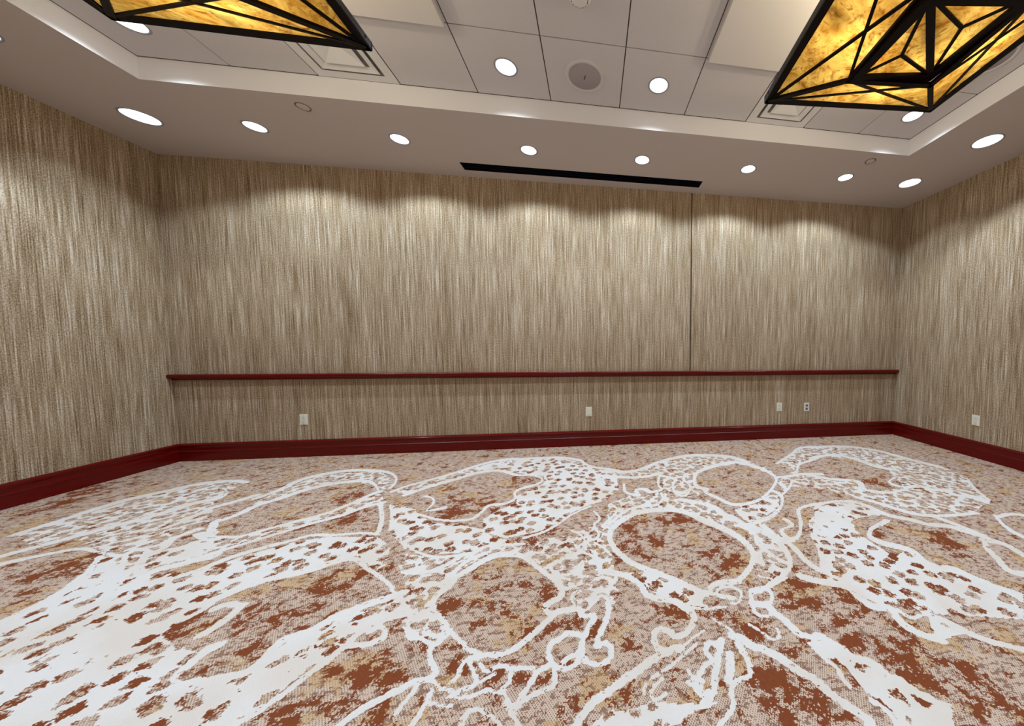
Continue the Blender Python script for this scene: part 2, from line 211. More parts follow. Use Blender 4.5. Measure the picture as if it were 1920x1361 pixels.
SPOTS=[(281,-1989,126),(301,-2274,97),(655,-1980,113),(841,-2455,125),(822,-2033,72),(439,-2174,66),(830,-2252,58),(-234,-2798,78),(-450,-2619,59),(-648,-2578,60),(-196,-2567,74),(-18,-2787,60),(52,-2820,35),(-318,-2959,47),(-500,-2907,35),(-300,-2902,49),(-441,-2933,30),(-324,-3128,45),(-45,-3101,47),(-293,-3088,35),(711,-3136,97),(782,-3167,95),(826,-3230,79),(718,-3264,53),(641,-2816,47),(748,-2934,69),(428,-2719,71),(1088,-2698,118),(1153,-2784,79),(200,-2902,38),(459,-3200,42),(362,-3221,34),(386,-3135,28),(654,-3213,51),(553,-3234,30),(1178,-2929,67),(1173,-3042,71),(1255,-3094,92),(1338,-3065,62),(1245,-3185,77),(1304,-3219,67),(1324,-3281,68),(1036,-3178,46),(1440,-3140,55),(1233,-3280,64),(1468,-3348,73),(1499,-3203,52),(827,-3230,47),(816,-3274,38),(1350,-2811,62),(1167,-2793,62),(1435,-3046,49),(2708,-1538,117),(2951,-1647,94),(2354,-2436,104),(2289,-2547,63),(2001,-2322,68),(1847,-2428,65),(1875,-2534,75),(-1014,-1568,173),(-819,-1484,99),(-595,-1035,117),(-1235,-1126,80),(-683,-1631,77),(-357,-1970,107),(-323,-2041,104),(-41,-2143,86),(-1748,-1603,106),(-1963,-1680,62),(-1991,-1204,122),(-1277,-2311,120),(-1225,-2274,49),(-1262,-2365,82),(-1317,-2464,82),(-1382,-2536,73),(-1581,-2476,53),(-1517,-2561,56),(-1235,-2642,64),(-1358,-2731,41),(-1307,-2795,44),(-838,-2900,76),(-815,-2821,63),(-940,-2873,47),(-838,-2983,59),(-925,-2771,42),(-670,-3053,49),(-1019,-3018,53),(-959,-3026,41),(-789,-3030,61),(-740,-2934,54),(-4222,-1067,140),(-2920,-1988,138),(-2939,-2050,97),(-4305,-768,155),(-2836,-2240,49),(-1594,-2807,59),(-1736,-2898,57),(-2220,-2439,36),(-1801,-2540,90)]
# ------------------------------------------------------------------ helpers
def tag(o, label=None, cat=None, group=None, kind=None):
    if label: o['label'] = label
    if cat: o['category'] = cat
    if group: o['group'] = group
    if kind: o['kind'] = kind
    return o
def empty(name, loc, rz=0.0):
    o = bpy.data.objects.new(name, None); COL.objects.link(o)
    o.location = loc; o.rotation_euler = (0, 0, rz); o.empty_display_size = 0.1
    return o
def link(name, bm, mats, parent=None, smooth=False):
    me = bpy.data.meshes.new(name); bm.normal_update(); bm.to_mesh(me); bm.free()
    for m in (mats if isinstance(mats, (list, tuple)) else [mats]): me.materials.append(m)
    if smooth:
        for p in me.polygons: p.use_smooth = True
    o = bpy.data.objects.new(name, me); COL.objects.link(o)
    if parent: o.parent = parent
    return o
def copy_tree(o, parent=None):
    c = o.copy(); COL.objects.link(c); c.parent = parent
    for ch in list(o.children): copy_tree(ch, c)
    return c
def box(bm, x0, x1, y0, y1, z0, z1, mi=0, bevel=0.0):
    vs = [bm.verts.new((x, y, z)) for z in (z0, z1) for y in (y0, y1) for x in (x0, x1)]
    fs = [bm.faces.new([vs[i] for i in q]) for q in ((0, 2, 3, 1), (4, 5, 7, 6), (0, 1, 5, 4), (2, 6, 7, 3), (0, 4, 6, 2), (1, 3, 7, 5))]
    for f in fs: f.material_index = mi
    if bevel:
        es = list({e for f in fs for e in f.edges})
        bmesh.ops.bevel(bm, geom=es, offset=bevel, segments=2, affect='EDGES', profile=0.5)
def lathe(bm, prof, n=40, mi=0, cx=0, cy=0):
    rings = []
    for r, z in prof:
        if r < 1e-6: rings.append([bm.verts.new((cx, cy, z))])
        else: rings.append([bm.verts.new((cx + r * math.cos(2 * math.pi * k / n), cy + r * math.sin(2 * math.pi * k / n), z)) for k in range(n)])
    for a, b in zip(rings, rings[1:]):
        for k in range(n):
            k2 = (k + 1) % n
            if len(a) == 1 and len(b) == 1: continue
            if len(a) == 1: f = bm.faces.new((a[0], b[k], b[k2]))
            elif len(b) == 1: f = bm.faces.new((a[k], b[0], a[k2]))
            else: f = bm.faces.new((a[k], b[k], b[k2], a[k2]))
            f.material_index = mi
def bar(bm, p, q, w, h, up=(0, 0, 1), mi=0):
    """rectangular bar from p to q: w across, h along the up direction"""
    p, q, up = Vector(p), Vector(q), Vector(up)
    d = (q - p).normalized(); s = d.cross(up).normalized(); u = s.cross(d).normalized()
    vs = []
    for c in (p, q):
        for a, b in ((-1, -1), (1, -1), (1, 1), (-1, 1)): vs.append(bm.verts.new(c + s * (a * w / 2) + u * (b * h / 2)))
    for i in ((0, 1, 2, 3), (7, 6, 5, 4), (0, 4, 5, 1), (1, 5, 6, 2), (2, 6, 7, 3), (3, 7, 4, 0)):
        f = bm.faces.new([vs[k] for k in i]); f.material_index = mi
def plate(bm, outer, holes, z, up=False, mi=0):
    """flat plate with round or polygonal holes"""
    pts = []; loops = []
    for lp in [outer] + holes:
        n0 = len(pts); pts += [Vector((a, b)) for a, b in lp]; loops.append(list(range(n0, len(pts))))
    out = geometry.delaunay_2d_cdt(pts, [], loops, 0, 1e-6)
    def inside(x, y, lp):
        c = False
        for (ax, ay), (bx, by) in zip(lp, lp[1:] + lp[:1]):
            if (ay > y) != (by > y) and x < (bx - ax) * (y - ay) / (by - ay) + ax: c = not c
        return c
    vs = [bm.verts.new((v.x, v.y, z)) for v in out[0]]
    for f in out[2]:
        mx = sum(out[0][i].x for i in f) / len(f); my = sum(out[0][i].y for i in f) / len(f)
        if any(inside(mx, my, h) for h in holes): continue
        nf = bm.faces.new([vs[i] for i in f]); nf.normal_update()
        if (nf.normal.z > 0) != up: nf.normal_flip()
        nf.material_index = mi
def rect(x0, x1, y0, y1): return [(x0, y0), (x1, y0), (x1, y1), (x0, y1)]
def circ(cx, cy, r, n=36): return [(cx + r * math.cos(2 * math.pi * k / n), cy + r * math.sin(2 * math.pi * k / n)) for k in range(n)]
def extrude_profile(bm, prof, axis, a0, a1, m0=0, m1=0):
    """prof: (offset from wall, z) list; runs along axis between a0 and a1; m0/m1: mitre factors"""
    rows = []
    for e, (a, m) in enumerate(((a0, m0), (a1, m1))):
        rows.append([bm.verts.new(axis(a + m * d, d, z)) for d, z in prof])
    for k in range(len(prof) - 1): bm.faces.new((rows[0][k], rows[1][k], rows[1][k + 1], rows[0][k + 1]))
    for r in rows: bm.faces.new(r)
    bmesh.ops.recalc_face_normals(bm, faces=bm.faces)

# ------------------------------------------------------------------ node helper
class NT:
    def __init__(s, name):
        s.m = bpy.data.materials.new(name); s.m.use_nodes = True; s.t = s.m.node_tree
        s.t.nodes.clear(); s.out = s.t.nodes.new('ShaderNodeOutputMaterial')
    def n(s, typ, **kw):
        nd = s.t.nodes.new(typ)
        for k, v in kw.items(): setattr(nd, k, v)
        return nd
    def put(s, sock, v):
        if isinstance(v, bpy.types.NodeSocket): s.t.links.new(v, sock)
        else:
            if sock.type == 'RGBA' and len(v) == 3: v = (*v, 1)
            sock.default_value = v
    def math(s, op, a, b=None, c=None):
        nd = s.n('ShaderNodeMath', operation=op)
        for i, v in enumerate((a, b, c)):
            if v is not None: s.put(nd.inputs[i], v)
        return nd.outputs[0]
    def vm(s, op, a, b=None):
        nd = s.n('ShaderNodeVectorMath', operation=op); s.put(nd.inputs[0], a)
        if b is not None: s.put(nd.inputs[1], b)
        return nd.outputs[0]
    def noise(s, vec, scale, detail=2, rough=0.5, dist=0.0):
        nd = s.n('ShaderNodeTexNoise'); s.put(nd.inputs['Vector'], vec)
        nd.inputs['Scale'].default_value = scale; nd.inputs['Detail'].default_value = detail
        nd.inputs['Roughness'].default_value = rough; nd.inputs['Distortion'].default_value = dist
        return nd.outputs['Fac']
    def voro(s, vec, scale, feature='F1'):
        nd = s.n('ShaderNodeTexVoronoi', feature=feature, voronoi_dimensions='2D'); s.put(nd.inputs['Vector'], vec); nd.inputs['Scale'].default_value = scale
        return nd.outputs['Distance']
    def step(s, v, lo, hi):
        nd = s.n('ShaderNodeMapRange'); s.put(nd.inputs[0], v); nd.inputs[1].default_value = lo; nd.inputs[2].default_value = hi
        return nd.outputs[0]
    def mix(s, f, a, b):
        nd = s.n('ShaderNodeMix', data_type='RGBA'); s.put(nd.inputs[0], f); s.put(nd.inputs[6], a); s.put(nd.inputs[7], b)
        return nd.outputs[2]
    def attr(s, name): return s.n('ShaderNodeAttribute', attribute_name=name).outputs['Fac']
    def obj(s): return s.n('ShaderNodeTexCoord').outputs['Object']
    def scale(s, vec, v): return s.vm('MULTIPLY', vec, v)
    def bsdf(s, color, rough=0.6, spec=0.3, metal=0.0, bump=None, bstr=0.2, bdist=0.002, coat=0.0):
        b = s.n('ShaderNodeBsdfPrincipled'); s.put(b.inputs['Base Color'], color); s.put(b.inputs['Roughness'], rough)
        b.inputs['Specular IOR Level'].default_value = spec; b.inputs['Metallic'].default_value = metal
        b.inputs['Coat Weight'].default_value = coat; b.inputs['Coat Roughness'].default_value = 0.12
        if bump is not None:
            nb = s.n('ShaderNodeBump'); nb.inputs['Strength'].default_value = bstr; nb.inputs['Distance'].default_value = bdist
            s.put(nb.inputs['Height'], bump); s.put(b.inputs['Normal'], nb.outputs[0])
        s.t.links.new(b.outputs[0], s.out.inputs[0]); return s.m

# ------------------------------------------------------------------ materials
def mat_carpet():
    t = NT('carpet'); P = t.obj()
    Q = t.vm('SNAP', P, (0.0045, 0.0045, 0.0045))
    d = t.attr('band')
    edge = t.math('MULTIPLY', t.math('SUBTRACT', t.noise(Q, 48, 3, 0.6), 0.5), 0.030)
    stroke = t.math('MULTIPLY', t.math('GREATER_THAN', t.math('ADD', d, edge), 0.0015), t.math('LESS_THAN', t.noise(t.vm('ADD', Q, (5, 5, 5)), 30, 4, 0.65), 0.64))
    jit = t.math('SUBTRACT', t.noise(Q, 40, 3, 0.6), 0.5)
    def lace(att, sc, thr, jam):
        v = t.voro(t.vm('ADD', Q, (3.1, 1.7, 0)), sc)
        hole = t.math('LESS_THAN', t.math('ADD', v, t.math('MULTIPLY', jit, jam)), thr)
        reg = t.math('GREATER_THAN', t.math('ADD', t.attr(att), t.math('MULTIPLY', jit, 0.6)), 0.5)
        return t.math('MULTIPLY', reg, t.math('SUBTRACT', 1.0, hole))
    l1 = lace('lace', 11.5, 0.33, 0.75); l2 = lace('speckle', 17.0, 0.46, 1.1); l3 = lace('cream', 13.0, 0.20, 0.7)
    white = t.math('MAXIMUM', t.math('MAXIMUM', stroke, l1), t.math('MAXIMUM', l2, l3))
    sp = t.attr('rust')
    r = t.math('ADD', t.noise(Q, 9.5, 9, 0.80, 0.3), t.math('ADD', t.math('MULTIPLY', sp, 0.095), t.math('MULTIPLY', t.attr('lace'), 0.05)))
    rust = t.math('GREATER_THAN', r, 0.562)
    tan = t.math('GREATER_THAN', t.noise(t.vm('ADD', Q, (9, 4, 2)), 5.0, 6, 0.66), 0.56)
    sx = t.n('ShaderNodeSeparateXYZ'); t.put(sx.inputs[0], P)
    wx = t.math('SINE', t.math('MULTIPLY', sx.outputs[0], 2 * math.pi / 0.0095))
    wy = t.math('SINE', t.math('MULTIPLY', sx.outputs[1], 2 * math.pi / 0.0125))
    gate = t.math('MULTIPLY', t.math('SUBTRACT', t.noise(Q, 14, 4, 0.65), 0.42), 2.0)
    dots = t.math('GREATER_THAN', t.math('ADD', t.math('MULTIPLY', wx, wy), gate), 0.55)
    fleck = t.math('GREATER_THAN', t.noise(t.scale(Q, (0.75, 1.3, 1)), 34, 6, 0.76), 0.535)
    base = t.mix(t.math('MULTIPLY', tan, 0.8), (0.590, 0.455, 0.370), (0.53, 0.365, 0.205))
    dotc = t.mix(tan, (0.155, 0.085, 0.060), (0.36, 0.20, 0.095))
    col = t.mix(t.math('MULTIPLY', fleck, 0.75), base, (0.205, 0.084, 0.046))
    col = t.mix(t.math('MULTIPLY', dots, 0.80), col, dotc)
    col = t.mix(rust, col, t.mix(t.noise(Q, 90, 2), (0.158, 0.040, 0.0145), (0.235, 0.069, 0.027)))
    wcol = t.mix(t.step(t.noise(P, 2.6, 3), 0.42, 0.62), (0.715, 0.690, 0.690), (0.675, 0.615, 0.570))
    wcol = t.mix(t.math('MULTIPLY', t.noise(Q, 120, 2), 0.25), wcol, (0.60, 0.54, 0.52))
    col = t.mix(white, col, wcol)
    pile = t.math('ADD', t.noise(P, 260, 2), t.math('MULTIPLY', t.math('MULTIPLY', wx, wy), 0.3))
    return t.bsdf(col, 0.95, 0.08, bump=pile, bstr=0.35, bdist=0.004)
def mat_paper(seam=False):
    t = NT('wallpaper'); P = t.obj()
    sx = t.n('ShaderNodeSeparateXYZ'); t.put(sx.inputs[0], P)
    u = t.math('ADD', sx.outputs[0], sx.outputs[1]); z = sx.outputs[2]
    def v(a, b):
        c = t.n('ShaderNodeCombineXYZ'); t.put(c.inputs[0], t.math('MULTIPLY', u, a)); t.put(c.inputs[1], t.math('MULTIPLY', z, b)); return c.outputs[0]
    fine = t.noise(v(120, 2.2), 1, 3, 0.66); mid = t.noise(v(50, 0.9), 1, 3, 0.6); big = t.noise(v(7, 0.35), 1, 2)
    weave = t.noise(v(120, 80), 1, 3, 0.6); blot = t.noise(v(3.5, 2.5), 1, 4, 0.6)
    a = t.math('ADD', t.math('MULTIPLY', fine, 0.46), t.math('MULTIPLY', mid, 0.20))
    a = t.math('ADD', a, t.math('MULTIPLY', weave, 0.34))
    a = t.math('ADD', a, t.math('MULTIPLY', t.math('SUBTRACT', big, 0.5), 0.10))
    k = t.step(a, 0.37, 0.63)
    ramp = t.n('ShaderNodeValToRGB'); t.put(ramp.inputs[0], k)
    el = ramp.color_ramp.elements
    el[0].position = 0.0; el[0].color = (0.090, 0.052, 0.024, 1)
    el[1].position = 1.0; el[1].color = (0.690, 0.615, 0.520, 1)
    e = el.new(0.38); e.color = (0.265, 0.185, 0.110, 1)
    e = el.new(0.68); e.color = (0.450, 0.358, 0.258, 1)
    col = t.mix(t.math('MULTIPLY', t.step(blot, 0.40, 0.65), 0.20), ramp.outputs[0], (0.36, 0.250, 0.140))
    if seam:
        s1 = t.math('LESS_THAN', t.math('ABSOLUTE', t.math('SUBTRACT', sx.outputs[0], 1.345)), 0.007)
        s1 = t.math('MULTIPLY', s1, t.math('GREATER_THAN', z, RAIL_Z))
        col = t.mix(s1, col, (0.028, 0.018, 0.012))
    return t.bsdf(col, 0.85, 0.15, bump=a, bstr=0.25, bdist=0.003)
def mat_plain(name, c, rough=0.7, spec=0.3, var=0.03, sc=6.0, **kw):
    t = NT(name); P = t.obj(); n = t.noise(P, sc, 3)
    lo = tuple(max(0, x * (1 - var)) for x in c); hi = tuple(x * (1 + var) for x in c)
    return t.bsdf(t.mix(n, lo, hi), rough, spec, **kw)
def mat_tile():
    t = NT('ceiling_tile'); P = t.obj()
    c = t.mix(t.noise(P, 190, 2), (0.56, 0.54, 0.55), (0.63, 0.61, 0.62))
    return t.bsdf(c, 0.95, 0.05, bump=t.noise(P, 320, 2), bstr=0.2)
def mat_wood():
    t = NT('mahogany'); P = t.obj()
    sx = t.n('ShaderNodeSeparateXYZ'); t.put(sx.inputs[0], P)
    u = t.math('ADD', sx.outputs[0], sx.outputs[1])
    c = t.n('ShaderNodeCombineXYZ'); t.put(c.inputs[0], t.math('MULTIPLY', u, 2.0)); t.put(c.inputs[1], t.math('MULTIPLY', sx.outputs[2], 90))
    g = t.noise(c.outputs[0], 1, 4, 0.6)
    col = t.mix(g, (0.055, 0.0011, 0.0009), (0.165, 0.0050, 0.0030))
    wob = t.n('ShaderNodeCombineXYZ'); t.put(wob.inputs[0], t.math('MULTIPLY', u, 5.0)); t.put(wob.inputs[1], t.math('MULTIPLY', sx.outputs[2], 12))
    return t.bsdf(col, 0.26, 0.17, coat=0.16, bump=t.noise(wob.outputs[0], 1, 2), bstr=0.15, bdist=0.01)
def mat_glass():
    t = NT('amber_glass'); P = t.n('ShaderNodeTexCoord').outputs['Object']
    w = t.noise(P, 4.0, 3, 0.55, 2.2)
    sw = t.noise(P, 9.0, 6, 0.65, 3.2)
    vein = t.math('SUBTRACT', 1.0, t.step(t.math('ABSOLUTE', t.math('SUBTRACT', t.noise(P, 14.0, 5, 0.7, 2.6), 0.5)), 0.0, 0.030))
    vgate = t.step(t.noise(P, 6.0, 2), 0.50, 0.62)
    c = t.mix(t.step(w, 0.34, 0.66), (0.26, 0.132, 0.018), (0.47, 0.340, 0.090))
    c = t.mix(t.step(sw, 0.50, 0.68), c, (0.135, 0.050, 0.005))
    c = t.mix(t.math('MULTIPLY', t.math('MULTIPLY', vein, vgate), 0.85), c, (0.050, 0.016, 0.005))
    tr = t.n('ShaderNodeBsdfTranslucent'); t.put(tr.inputs[0], c)
    df = t.n('ShaderNodeBsdfPrincipled'); t.put(df.inputs['Base Color'], t.mix(0.6, c, (0.10, 0.05, 0.01))); df.inputs['Roughness'].default_value = 0.25
    mx = t.n('ShaderNodeMixShader'); mx.inputs[0].default_value = 0.14
    t.t.links.new(tr.outputs[0], mx.inputs[1]); t.t.links.new(df.outputs[0], mx.inputs[2]); t.t.links.new(mx.outputs[0], t.out.inputs[0])
    return t.m
def mat_emit(name, c, s):
    t = NT(name); e = t.n('ShaderNodeEmission'); t.put(e.inputs[0], c); e.inputs[1].default_value = s
    t.t.links.new(e.outputs[0], t.out.inputs[0]); return t.m
M_CARPET = mat_carpet(); M_PAPER = mat_paper(); M_PAPER_S = mat_paper(True); M_WOOD = mat_wood()
M_SOFFIT = mat_plain('soffit_paint', (0.53, 0.478, 0.455), 0.9, 0.1, 0.02, 2.0)
M_FASCIA = mat_plain('fascia_paint', (0.755, 0.75, 0.77), 0.9, 0.1, 0.015, 2.0)
M_TILE = mat_tile(); M_GRID = mat_plain('grid_gap', (0.085, 0.070, 0.060), 0.8, 0.1)
M_PANEL = mat_plain('panel_paint', (0.65, 0.625, 0.605), 0.8, 0.15, 0.02, 1.5)
M_WHITE = mat_plain('white_metal', (0.70, 0.70, 0.69), 0.5, 0.3, 0.01)
M_REFL = mat_plain('lamp_reflector', (0.85, 0.86, 0.88), 0.35, 0.5, 0.01)
M_RING = mat_plain('trim_ring', (0.30, 0.30, 0.34), 0.45, 0.4, 0.03)
M_KICK = mat_plain('kicker_grey', (0.105, 0.105, 0.125), 0.6, 0.2, 0.02)
M_RIM = mat_plain('cover_rim_metal', (0.13, 0.11, 0.10), 0.5, 0.3, 0.03)
M_LIP_LIT = mat_plain('frame_lip_lit', (0.045, 0.040, 0.046), 0.5, 0.3, 0.05)  # frame bronze in a lighter grey: the light on the lip is painted in
M_SLOT = mat_plain('slot_black', (0.004, 0.004, 0.010), 0.7, 0.1)
M_SPK = mat_plain('speaker_grille', (0.36, 0.32, 0.335), 0.7, 0.2, 0.06, 300)
M_BRONZE = mat_plain('dark_bronze', (0.0045, 0.0016, 0.0017), 0.5, 0.12, 0.3, 20)
M_GLASS = mat_glass()
M_IVORY = mat_plain('ivory_plastic', (0.72, 0.71, 0.62), 0.45, 0.4, 0.01)
M_GREY = mat_plain('grey_plastic', (0.30, 0.31, 0.32), 0.5, 0.4, 0.03)
M_DARK = mat_plain('dark_slot', (0.03, 0.028, 0.03), 0.6, 0.2)
M_LAMP = mat_emit('lamp_face', (0.90, 0.97, 1.0), 9.0)
M_BULB = mat_emit('warm_bulb', (1.0, 0.80, 0.48), 14.0)

# ------------------------------------------------------------------ floor with the woven paisley pattern
def build_floor():
    xs = np.arange(-XW, XW + 0.004, 0.0085)
    ys = np.concatenate([np.arange(YF, -3.62, 0.02), np.arange(-3.62, 0.0005, 0.0085)]); ys[-1] = 0.0; xs[-1] = XW
    X, Y = np.meshgrid(xs, ys); nx, ny = len(xs), len(ys)
    # the pattern mirrors on beyond the part seen in the photograph
    YE = np.where(Y > -3.3, Y, -3.3 + (-3.3 - Y)); 
    YE = np.where(YE > 0, -YE, YE)
    px, py = X.ravel(), YE.ravel()
    band = np.full(px.shape, -0.06)
    def smooth(pts):
        P = np.array(pts, float) / 1000; out = []
        for i in range(len(P) - 1):
            p0, p1, p2, p3 = P[max(0, i - 1)], P[i], P[i + 1], P[min(len(P) - 1, i + 2)]
            for s in np.linspace(0, 1, 6, endpoint=False):
                out.append(0.5 * (2 * p1 + (p2 - p0) * s + (2 * p0 - 5 * p1 + 4 * p2 - p3) * s * s + (3 * p1 - p0 - 3 * p2 + p3) * s ** 3))
        out.append(P[-1]); return np.array(out)
    order = np.argsort(px, kind='stable'); sxp = px[order]
    for stp in STROKES:
        C = smooth(stp)
        for a, b in zip(C[:-1], C[1:]):
            m = max(a[2], b[2]) + 0.055
            i0, i1 = np.searchsorted(sxp, min(a[0], b[0]) - m), np.searchsorted(sxp, max(a[0], b[0]) + m)
            ii = order[i0:i1]; yy = py[ii]
            ii = ii[(yy > min(a[1], b[1]) - m) & (yy < max(a[1], b[1]) + m)]
            if not len(ii): continue
            ab = b[:2] - a[:2]; L2 = max(ab @ ab, 1e-12)
            s = np.clip(((px[ii] - a[0]) * ab[0] + (py[ii] - a[1]) * ab[1]) / L2, 0, 1)
            d = np.hypot(px[ii] - a[0] - s * ab[0], py[ii] - a[1] - s * ab[1])
            band[ii] = np.maximum(band[ii], a[2] + (b[2] - a[2]) * s - d)
    lay = {1: np.zeros(px.shape), 2: np.zeros(px.shape), 3: np.zeros(px.shape)}
    for k, poly in POLYS:
        P = np.array(poly, float) / 1000
        cand = np.nonzero((px > P[:, 0].min()) & (px < P[:, 0].max()) & (py > P[:, 1].min()) & (py < P[:, 1].max()))[0]
        ins = np.zeros(len(cand), bool); cx, cy = px[cand], py[cand]
        for a, b in zip(P, np.roll(P, -1, 0)):
            if a[1] == b[1]: continue
            c = (a[1] > cy) != (b[1] > cy)
            ins ^= c & (cx < (b[0] - a[0]) * (cy - a[1]) / (b[1] - a[1]) + a[0])
        lay[k][cand[ins]] = 1.0
    rust = np.zeros(px.shape)
    for x, y, r in SPOTS:
        x, y, r = x / 1000, y / 1000, r / 1000
        rust = np.maximum(rust, np.exp(-((px - x) ** 2 + (py - y) ** 2) / (r * r)))
    idx = np.arange(nx * ny).reshape(ny, nx)
    faces = np.stack([idx[:-1, :-1], idx[:-1, 1:], idx[1:, 1:], idx[1:, :-1]], -1).reshape(-1, 4)
    me = bpy.data.meshes.new('floor')
    me.vertices.add(nx * ny); me.loops.add(len(faces) * 4); me.polygons.add(len(faces))
    co = np.stack([X.ravel(), Y.ravel(), np.zeros(nx * ny)], -1).astype(np.float32)
    me.vertices.foreach_set('co', co.ravel())
    me.loops.foreach_set('vertex_index', faces.ravel().astype(np.int32))
    me.polygons.foreach_set('loop_start', np.arange(0, len(faces) * 4, 4, dtype=np.int32))
    me.update(calc_edges=True)
    for nm, arr in (('band', band), ('lace', lay[1]), ('speckle', lay[2]), ('cream', lay[3]), ('rust', rust)):
        at = me.attributes.new(nm, 'FLOAT', 'POINT'); at.data.foreach_set('value', arr.astype(np.float32))
    me.materials.append(M_CARPET)
    o = bpy.data.objects.new('floor', me); COL.objects.link(o); tag(o, kind='structure')
build_floor()

# ------------------------------------------------------------------ walls
def wall(name, x0, x1, y0, y1, m):
    bm = bmesh.new(); box(bm, x0, x1, y0, y1, 0, H + 0.3); return tag(link(name, bm, m), kind='structure')
wall('wall_back', -XW - 0.1, XW + 0.1, YB, YB + 0.1, M_PAPER_S)
wall('wall_left', -XW - 0.1, -XW, YF, YB, M_PAPER)
wall('wall_right', XW, XW + 0.1, YF, YB, M_PAPER)
wall('wall_front', -XW - 0.1, XW + 0.1, YF - 0.1, YF, M_PAPER)

# ------------------------------------------------------------------ lamps' positions
SOFFIT_ROW = [(-3.9, -0.635), (-3.025, -0.635), (-1.805, -0.635), (-0.59, -0.635), (0.59, -0.635), (1.805, -0.635), (3.025, -0.635), (3.9, -0.635)]
SIDE = [(-3.88, -1.462), (3.88, -1.44)]
TRAY_ROW = [(-3.048, -1.4275), (-0.61, -1.4275), (0.61, -1.4275), (3.048, -1.4275)]
R_CAN = 0.076; R_BIG = 0.106
def can_r(k): return R_BIG if k in (0, 7, 8, 9) else R_CAN
R_SPK = 0.158
SPEAKERS = [(0.0, -1.4275), (3.048, -2.0371)]

# ------------------------------------------------------------------ ceiling: soffit, tray face, tiles, grid
bm = bmesh.new()
hol = [circ(x, y, can_r(k)) for k, (x, y) in enumerate(SOFFIT_ROW + SIDE)]
SLOT = (-1.385, 1.385, -0.305, -0.150)
plate(bm, rect(-XW, XW, TY0, 0), hol[:8] + [rect(*SLOT)], H)
plate(bm, rect(-XW, -XT, TY1, TY0), hol[8:9], H)
plate(bm, rect(XT, XW, TY1, TY0), hol[9:10], H)
plate(bm, rect(-XW, XW, YF, TY1), [], H)
ceil = tag(link('ceiling', bm, M_SOFFIT), kind='structure')
bm = bmesh.new()                                   # upright face around the tray
c4 = [(-XT, TY0), (XT, TY0), (XT, TY1), (-XT, TY1)]
for (a, b), (c, d) in zip(c4, c4[1:] + c4[:1]):
    f = bm.faces.new([bm.verts.new(v) for v in ((a, b, H), (c, d, H), (c, d, ZT + 0.06), (a, b, ZT + 0.06))])
o = link('tray_fascia', bm, M_FASCIA, ceil)
bm = bmesh.new(); g = 0.0042; gb = 0.010
TILE_HOLES = {}
def cell(x, y): return (int(round((x + XT) / T - 0.5)), int(round((TY0 - y) / T - 0.5)))
for x, y in TRAY_ROW: TILE_HOLES[cell(x, y)] = circ(x, y, R_CAN)
VENT_CELLS = [(2, 0), (8, 0)]
DROP = [(-XT + 1 * T, -XT + 4 * T), (-XT + 7 * T, -XT + 10 * T)]; DROP_Y = (TY0 - 4 * T, TY0 - T)
for i in range(11):
    for j in range(10):
        x0 = -XT + i * T + (gb if i == 0 else g); x1 = -XT + (i + 1) * T - (gb if i == 10 else g)
        y1 = TY0 - j * T - (gb if j == 0 else g); y0 = TY0 - (j + 1) * T + (gb if j == 9 else g)
        if (i, j) in VENT_CELLS: continue
        hl = [TILE_HOLES[(i, j)]] if (i, j) in TILE_HOLES else []
        plate(bm, rect(x0, x1, y0, y1), hl, ZT)
        for (a, b), (c, d) in zip(rect(x0, x1, y0, y1), rect(x0, x1, y0, y1)[1:] + rect(x0, x1, y0, y1)[:1]):
            bm.faces.new([bm.verts.new(v) for v in ((a, b, ZT), (c, d, ZT), (c, d, ZT + 0.012), (a, b, ZT + 0.012))])
link('ceiling_tiles', bm, M_TILE, ceil)
bm = bmesh.new()                                   # the dark reveal of the grid behind the tile edges
for i in range(12): box(bm, -XT + i * T - 0.012, -XT + i * T + 0.012, TY1, TY0, ZT + 0.008, ZT + 0.02)
for j in range(11): box(bm, -XT, XT, TY0 - j * T - 0.012, TY0 - j * T + 0.012, ZT + 0.0081, ZT + 0.0201)
for q in ((-XT, XT, TY0 - 0.012, TY0), (-XT, XT, TY1, TY1 + 0.012), (-XT, -XT + 0.012, TY1, TY0), (XT - 0.012, XT, TY1, TY0)): box(bm, *q, ZT + 0.0008, ZT + 0.0075)
link('ceiling_grid', bm, M_GRID, ceil)
for x0, x1 in DROP:
    bm = bmesh.new(); box(bm, x0 + 0.012, x1 - 0.012, DROP_Y[0] + 0.012, DROP_Y[1] - 0.012, ZT - 0.042, ZT - 0.002, bevel=0.003)
    link('dropped_panel', bm, M_PANEL, ceil)
bm = bmesh.new(); box(bm, -XW - 0.1, XW + 0.1, YF - 0.1, 0.1, ZT + 0.10, ZT + 0.16)   # slab above
link('ceiling_slab', bm, M_GRID, ceil)

# black slot diffuser recessed in the soffit
sl = empty('slot_diffuser', (0, (SLOT[2] + SLOT[3]) / 2, H)); hw = (SLOT[3] - SLOT[2]) / 2
tag(sl, 'long black linear slot let into the plain border of the ceiling along the back wall', 'air slot')
bm = bmesh.new()
for q in (((-1.385, -hw), (1.385, -hw)), ((1.385, -hw), (1.385, hw)), ((1.385, hw), (-1.385, hw)), ((-1.385, hw), (-1.385, -hw))):
    (a, b), (c, d) = q; bm.faces.new([bm.verts.new(v) for v in ((a, b, 0), (c, d, 0), (c, d, 0.09), (a, b, 0.09))])
bm.faces.new([bm.verts.new(v) for v in ((-1.385, -hw, 0.09), (1.385, -hw, 0.09), (1.385, hw, 0.09), (-1.385, hw, 0.09))])
link('slot_box', bm, M_SLOT, sl)
for y in (-0.026, 0.026):
    bm = bmesh.new(); bar(bm, (-1.383, y, 0.03), (1.383, y, 0.03), 0.006, 0.05); link('slot_blade', bm, M_SLOT, sl)

